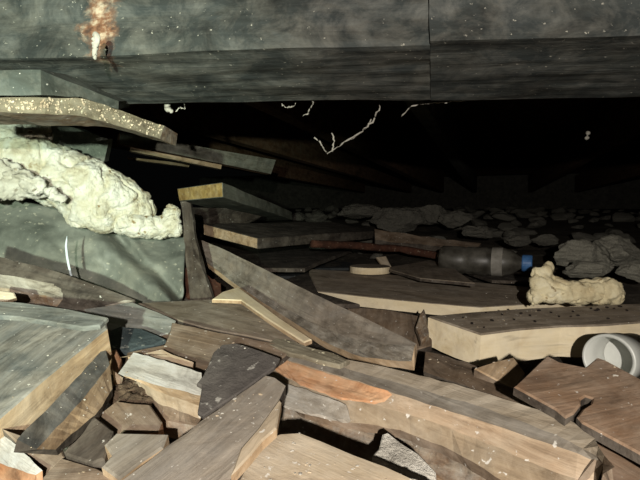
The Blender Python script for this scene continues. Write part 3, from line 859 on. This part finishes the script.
# disc
bm = bmesh.new()
bmesh.ops.create_cone(bm, cap_ends=True, segments=36, radius1=0.0450, radius2=0.0445, depth=0.0140)
for f in bm.faces: f.material_index = 0 if f.normal.z > 0.9 else 1
me = bpy.data.meshes.new('disc'); bm.to_mesh(me); bm.free()
dp = G(370, 266, .1135)
tag(link('wood_disc', me, [w_dusty, w_pale], None, Matrix.Translation(dp - Vector((0, 0, .007)))), 'round wooden disc behind the mid-depth sawn board', 'disc')
slab('wood_chip', [(376, 257), (386, 256), (391, 266), (384, 268)], 0, 0.008, [w_cream, w_tan], depth=[1.22, 1.22, 1.19, 1.19], label='small pale chip leaning behind the wooden disc', cat='chip')
# thick board with pale end
def timber(name, near, far_off, mats, label, cat):
    """near: four corner points of the near end (TL, TR, BR, BL); far_off: vector along the length. mats: long faces, end"""
    pts = list(near)
    x = far_off.normalized()
    cen = sum(pts, Vector()) / 4 + far_off / 2
    mw = frame_from(Vector(), far_off, (pts[0] - pts[3]), cen)
    inv = mw.inverted()
    bm = bmesh.new()
    n = 10
    R = []
    for k in range(n + 1):
        R.append([bm.verts.new(inv @ (p + far_off * (k / n) + Vector([random.uniform(-.001, .001) for _ in range(3)]))) for p in pts])
    for k in range(n):
        for i in range(4):
            f = bm.faces.new((R[k][i], R[k][(i + 1) % 4], R[k + 1][(i + 1) % 4], R[k + 1][i])); f.material_index = 0
    f = bm.faces.new(R[0]); f.material_index = 1
    f = bm.faces.new(R[-1]); f.material_index = 1
    bmesh.ops.recalc_face_normals(bm, faces=bm.faces)
    bmesh.ops.bevel(bm, geom=[e for e in bm.edges if len(e.link_faces) == 2 and e.calc_face_angle(0) > 0.8], offset=0.0015, segments=1, affect='EDGES')
    me = bpy.data.meshes.new(name); bm.to_mesh(me); bm.free()
    return tag(link(name, me, mats, None, mw), label, cat)
tl, tr, br, bl = P(203, 224, 1.12), P(258, 238, 1.02), P(258, 249, 1.02), P(204, 235, 1.12)
timber('end_cut_board', [tl, tr, br, bl], P(376, 231, 1.55) - P(258, 238, 1.02), [w_dark, w_tan], 'dark board with pale sawn end behind the diagonal board', 'board')
tl, tr, br, bl = P(177, 189, 1.22), P(222, 182, 1.12), P(223, 197, 1.12), P(179, 201, 1.22)
timber('end_cut_board', [tl, tr, br, bl], P(292, 212, 2.0) - P(222, 183, 1.12), [w_joistgrey, w_yellow], 'upper board with bright yellowish sawn end right of the foam', 'board')
slab('dark_plank', [(182, 207), (225, 208), (262, 216), (250, 222), (200, 228)], 0, 0.012, [w_dark, w_dark], depth=[1.3, 1.3, 1.5, 1.4, 1.2], label='dark plank sandwiched between the two end-cut boards', cat='plank')
# stake
loft('dark_stake', [pp((181, 201, .80), (184, 235, .79), (186, 262, .77), (190, 300, .74)), pp((186, 200, .795), (190, 235, .785), (194, 262, .765), (203, 300, .735)), pp((190, 203, .80), (196, 240, .79), (202, 266, .77), (213, 300, .74))],
     [w_dark, w_dark, w_dark], 0.01, under=Vector((0, 0.012, 0)), stations=12, jit=0.0012, label='dark stake leaning upright beside the foam scrap', cat='stake')
loft('clod_board', [pp((184, 268, .80), (200, 272, .80), (222, 284, .79)), pp((184, 298, .77), (205, 300, .77), (222, 297, .77))], [rust_m, w_dark], 0.01, jit=0.002, label='crumbled rusty brown wood behind the leaning stake', cat='wood piece')
# shards and rod
slab('dark_shard', [(258, 250), (300, 246), (352, 250), (318, 262), (305, 268), (262, 268)], 0.105, 0.008, [w_dark, w_dark], label='dark flat shard just below the pale-ended board', cat='shard', jag=0.003)
slab('dark_shard', [(270, 266), (316, 260), (352, 250), (372, 253), (352, 268), (308, 268), (296, 276), (276, 276)], 0.132, 0.006, [felt_dark, felt_dark], jag=0.002, label='blackish slate shard beside the wooden disc', cat='shard')
slab('dark_shard', [(284, 280), (308, 272), (318, 292), (360, 304), (330, 304), (300, 290)], 0.128, 0.006, [w_dark, w_dark], jag=0.002, label='brownish shard tucked between diagonal and sawn board', cat='shard')
slab('dark_shard', [(385, 268), (430, 260), (446, 263), (475, 283), (420, 278)], 0.118, 0.006, [w_dusty, w_dark], jag=0.001, label='triangular dusty shard behind the sawn board', cat='shard')
slab('dark_shard', [(448, 266), (510, 268), (545, 274), (552, 282), (492, 280)], 0.132, 0.006, [w_dark, w_dark], jag=0.002, label='dim flat shard in front of the bottle', cat='shard')
me = tube_mesh('rod', resample(pp((312, 244, 1.12), (345, 245, 1.2), (400, 249, 1.26), (470, 262, 1.18)), 16), 0.010, 8)
for v in me.vertices: v.co += Vector((0, 0, 0.003 * noise.noise(v.co * 40)))
tag(link('rusty_rod', me, rust_m, None, None, True), 'rusty reddish iron rod lying across the middle of the pile', 'rod')
loft('dim_board', [pp((374, 229, 1.45), (420, 236, 1.4), (480, 243, 1.35)), pp((374, 240, 1.42), (420, 245, 1.37), (476, 249, 1.32))], [w_brown, w_dark], 0.02, jit=0.002, label='dim brown board in front of the rubble heap', cat='board')

# bottle
bdir = Vector((0.9, -0.42, -0.01))
bm, rings = lathe_mesh('bottle', [(0, .006), (0.0, .026), (.006, .031), (.05, .031), (.056, .029), (.062, .031), (.10, .031), (.106, .029), (.112, .031), (.135, .031), (.155, .024), (.168, .014), (.172, .0125), (.186, .0125)], 28)
bm.faces.new(rings[0]); bm.faces.new(rings[-1])
bmesh.ops.recalc_face_normals(bm, faces=bm.faces)
me = bpy.data.meshes.new('bottle'); bm.to_mesh(me); bm.free()
bpos = P(521, 263, 1.02)
bmw = place_axis(None, bpos - bdir.normalized() * 0.17, bdir)
bo = link('bottle', me, bottle_m, None, bmw, True)
tag(bo, 'dirty clear plastic bottle with blue cap lying on the rubble', 'bottle')
bm, rings = lathe_mesh('cap', [(.172, .0165), (.174, .0178), (.190, .0178), (.192, .0165)], 24)
bm.faces.new(rings[0]); bm.faces.new(rings[-1]); bmesh.ops.recalc_face_normals(bm, faces=bm.faces)
me = bpy.data.meshes.new('cap'); bm.to_mesh(me); bm.free()
link('cap', me, cap_m, bo, bmw)['label'] = 'blue screw cap'
bm, rings = lathe_mesh('label_band', [(.112, .0315), (.134, .0316)], 28)
me = bpy.data.meshes.new('label_band'); bm.to_mesh(me); bm.free()
link('label_band', me, label_m, bo, bmw, True)['label'] = 'grubby pale band'

# ------------------------------------------------------------------ rubble
def rock_mesh(seed, sub=2, facets=7):
    rnd = random.Random(seed)
    bm = bmesh.new()
    bmesh.ops.create_icosphere(bm, subdivisions=sub, radius=1)
    planes = []
    for _ in range(facets):
        n = Vector((rnd.gauss(0, 1), rnd.gauss(0, 1), rnd.gauss(0, 1))).normalized()
        planes.append((n, rnd.uniform(0.55, 0.85)))
    for v in bm.verts:
        for n, d in planes:
            e = v.co.dot(n) - d
            if e > 0: v.co -= n * e
        q_ = v.co * 2.2 + Vector((seed, 0, 0)); v.co += v.co.normalized() * (0.16 * noise.noise(q_) + (0.09 * noise.noise(q_ * 2.7) + 0.05 * noise.noise(q_ * 6) if sub > 2 else 0))
        v.co.z *= 0.7
    me = bpy.data.meshes.new('rock'); bm.to_mesh(me); bm.free()
    return me
def rock(seed, u, v, d, wpx, hpx, mat, label, cat='rock', group=None, rot=None):
    me = rock_mesh(seed, 4, 11)
    o = link('rock', me, mat)
    o.location = P(u, v, d)
    s = d / F
    o.scale = (wpx * s / 2 * 1.15, (wpx + hpx) / 2 * s / 2, hpx * s / 2 / 0.6)
    o.rotation_euler = (0, 0, rot if rot is not None else random.uniform(-0.4, 0.4))
    return tag(o, label, cat, group)
big = [(11, 573, 254, 1.10, 48, 26, 'rounded grey rock behind the foam chunk'),
       (12, 617, 254, 1.14, 66, 32, 'largest grey rock at the right edge'),
       (13, 586, 270, 0.98, 44, 16, 'flat grey rock just above the foam chunk'),
       (14, 637, 272, 0.92, 34, 18, 'pale rock cut by the right edge of the frame'),
       (15, 602, 268, 1.02, 26, 13, 'small rock between flat grey rock and largest rock'),
       (16, 399, 219, 1.85, 46, 24, 'dim pale rock in the middle of the rubble heap'),
       (17, 360, 212, 2.0, 42, 14, 'long dim stone left of the rubble heap'),
       (18, 430, 215, 1.9, 34, 20, 'dim rock right of the pale rock in the heap'),
       (19, 457, 219, 1.75, 30, 16, 'dim rock in the heap above the bottle'),
       (20, 478, 232, 1.5, 28, 14, 'dim stone left behind the bottle'),
       (21, 515, 240, 1.35, 30, 12, 'stone directly above the bottle cap'),
       (22, 468, 252, 1.15, 22, 12, 'stone against the bottle base'),
       (23, 545, 240, 1.4, 28, 10, 'stone between bottle cap and rounded rock'),
       (24, 444, 256, 1.2, 18, 7, 'small pale stone left of the bottle base')]
for sd_, u, v, d, w, h, lab in big:
    rock(sd_, u, v, d, w, h, rock_m if d < 1.3 else rockd_m, lab)
stones = [rock_mesh(100 + i, 2, 7) for i in range(7)]
for m_ in stones: m_.materials.append(rockd_m)
rnd = random.Random(3)
cnt = 0
placed = [(o_.location.copy(), max(o_.scale)) for o_ in COL.objects if o_.name.startswith('rock')]
while cnt < 150:
    y = rnd.uniform(1.15, 4.2)
    x = rnd.uniform(-0.05, 0.72) * y
    if y < 1.35 and x < 0.30: continue
    r = rnd.uniform(0.012, 0.04) * (0.8 + y * 0.25)
    if any((Vector((x, y)) - q.xy).length < r * 1.35 + qr for q, qr in placed): continue
    placed.append((Vector((x, y, 0)), r * 1.35))
    o = bpy.data.objects.new('rubble_stone', stones[cnt % 7]); COL.objects.link(o)
    o.location = (x, y, CZ - ground_drop(x, y) + r * 0.25)
    o.scale = (r * rnd.uniform(1, 1.5), r, r * rnd.uniform(.6, 1))
    o.rotation_euler = (rnd.uniform(-.3, .3), rnd.uniform(-.3, .3), rnd.uniform(0, 6.2))
    tag(o, 'small dim grey stone scattered on the far rubble ground', 'stone', 'stones scattered over the far ground')
    cnt += 1

# ------------------------------------------------------------------ cobwebs, drips and crumbs on the beam
def strand(name, pxs, r, label, parent=None):
    pts = resample(pp(*pxs), max(6, 4 * len(pxs)))
    rr = random.Random(len(pxs) * 7 + int(pxs[0][0]))
    pts = [p + Vector((rr.uniform(-1, 1), rr.uniform(-1, 1), rr.uniform(-1, 1))) * 0.0012 for p in pts]
    tp = [rr.uniform(0.35, 1.6) for _ in pts]
    me = tube_mesh(name, pts, r * 0.6, 5, tp)
    o = link(name, me, web_m, parent, None, True)
    return o
w1 = strand('cobweb', [(328, 154, .66), (345, 142, .66), (362, 132, .65), (372, 122, .64), (379, 110, .63), (380, 100, .62)], 0.0016, None)
tag(w1, 'long dusty cobweb strand hanging below the beam centre', 'cobweb', 'cobwebs')
for q in ([(328, 154, .66), (321, 144, .66), (315, 138, .66)], [(332, 152, .66), (334, 140, .66), (331, 132, .66)], [(352, 140, .66), (366, 128, .65), (371, 120, .64)]):
    strand('cobweb_tuft', q, 0.0016, None, w1)
w2 = strand('cobweb', [(400, 117, .64), (412, 106, .62), (430, 103, .61), (446, 102, .60), (466, 101, .60)], 0.0012, None)
tag(w2, 'thin cobweb strand along the lower edge right of centre', 'cobweb', 'cobwebs')
w3 = strand('cobweb', [(281, 104, .60), (288, 108, .61), (296, 104, .60)], 0.0015, None)
tag(w3, 'short loop of cobweb under the beam above the upper board', 'cobweb', 'cobwebs')
w4 = strand('cobweb', [(302, 117, .61), (309, 112, .61), (313, 102, .6), (309, 96, .59)], 0.0013, None)
tag(w4, 'hooked cobweb strand left of the long hanging one', 'cobweb', 'cobwebs')
w5 = strand('cobweb', [(176, 112, .62), (181, 107, .62), (185, 110, .62), (183, 102, .61)], 0.0013, None)
tag(w5, 'small cobweb tuft right of the white lump', 'cobweb', 'cobwebs')
me = blob_mesh('lump', [(P(168, 109, .62), 0.0045), (P(167, 105, .615), 0.004), (P(171, 111, .62), 0.003)], 0.0008, 0.0008, 200, 6)
mw = centre_mesh(me)
tag(link('web_lump', me, web_m, None, mw, True), 'small white fluff lump hanging from the beam edge at left', 'lump')
me = blob_mesh('lump', [(P(588, 133, .9), 0.004), (P(587, 138, .9), 0.004)], 0.001, 0.0008, 200, 8)
mw = centre_mesh(me)
tag(link('web_lump', me, web_m, None, mw, True), 'tiny pale fluff hanging in the dark at right', 'lump')
me = blob_mesh('drip', [(P(96, 38, .437), (.004, .003, .006)), (P(95, 47, .437), (.003, .003, .006)), (P(95, 54, .437), (.0022, .0025, .006)), (P(117, 52, .436), (.0035, .003, .004)), (P(116, 47, .436), (.0025, .003, .006))][:3], 0.0008, 0.0012, 150, 7)
mw = centre_mesh(me)
tag(link('mineral_drip', me, web_m, None, mw, True), 'small whitish drip below the rust stain on the beam', 'drip')

# ------------------------------------------------------------------ crumbs and splinters lying loose on the wood
bpy.context.view_layer.update()
dg = bpy.context.evaluated_depsgraph_get()
rnd = random.Random(21)
piles = {}
hosts = ('grey_board', 'split_batten', 'painted_wood', 'felt_flake', 'under_board', 'nail_board', 'long_plank', 'front_plank', 'cream_plank', 'brown_board',
         'pale_plank', 'sawn_board', 'diagonal_board', 'dusty_board', 'dark_strip', 'split_plank', 'stone_wedge', 'brown_plank', 'small_wedge')
for _ in range(2600):
    y = 0.22 + 0.75 * rnd.random() ** 1.3
    x = rnd.uniform(-0.75, 0.75) * y
    hit, loc, nrm, idx, ob, mx = scene.ray_cast(dg, Vector((x, y, CZ - 0.03)), Vector((0, 0, -1)))
    if not hit or ob.parent or not ob.name.startswith(hosts) or nrm.z < 0.6: continue
    if noise.noise(Vector((x * 9, y * 9, 1))) < -0.05: continue
    r = rnd.choice((0.0003, 0.0004, 0.0004, 0.0006, 0.0009)) * rnd.uniform(0.7, 1.3)
    M = Matrix.Translation(loc + nrm * r * 0.2) @ Matrix.Rotation(rnd.uniform(0, 6.28), 4, 'Z') @ Matrix.Diagonal((r * rnd.uniform(1, 2.2), r, r * 0.6, 1))
    bm = piles.setdefault(ob.name, bmesh.new())
    ret = bmesh.ops.create_icosphere(bm, subdivisions=1, radius=1, matrix=M)
    mi = rnd.choice((0, 0, 0, 1, 1))
    for v in ret['verts']:
        for f in v.link_faces: f.material_index = mi
for nm_, bm in piles.items():
    me = bpy.data.meshes.new('crumbs'); bm.to_mesh(me); bm.free()
    tag(link('crumbs', me, [plaster_m, w_cream], bpy.data.objects[nm_]), None, None, None, 'stuff')
# crumbs stuck to the plank edge above the foam
edge = bpy.data.objects['dusty_plank.001']
bm = bmesh.new()
for _ in range(260):
    u = rnd.uniform(0, 160)
    v = rnd.gauss(0.45, 0.28)
    if not 0.02 < v < 0.98: continue
    xs = [(0, 97.5, 113), (40, 97.5, 114), (84, 98, 116), (120, 110, 126), (162, 126, 139)]
    for (a, t0, b0), (b, t1, b1) in zip(xs, xs[1:]):
        if a <= u <= b:
            w = (u - a) / (b - a); top = t0 + (t1 - t0) * w; bot = b0 + (b1 - b0) * w
            break
    r_ = ray(u, top + (bot - top) * v)
    hit, loc, nrm, idx, ob, mx = scene.ray_cast(dg, CAM, r_.normalized())
    if not hit or ob.name != 'dusty_plank.001': continue
    r = rnd.choice((0.0004, 0.0005, 0.0008, 0.0012)) * rnd.uniform(0.7, 1.3)
    M = Matrix.Translation(loc) @ Matrix.Rotation(rnd.uniform(0, 6.28), 4, 'Y') @ Matrix.Diagonal((r * rnd.uniform(1, 1.9), r, r, 1))
    bmesh.ops.create_icosphere(bm, subdivisions=1, radius=1, matrix=M)
me = bpy.data.meshes.new('crumb_crust'); bm.to_mesh(me); bm.free()
tag(link('crumb_crust', me, w_cream, edge), 'pale crumbs stuck along the edge', None, None, 'stuff')
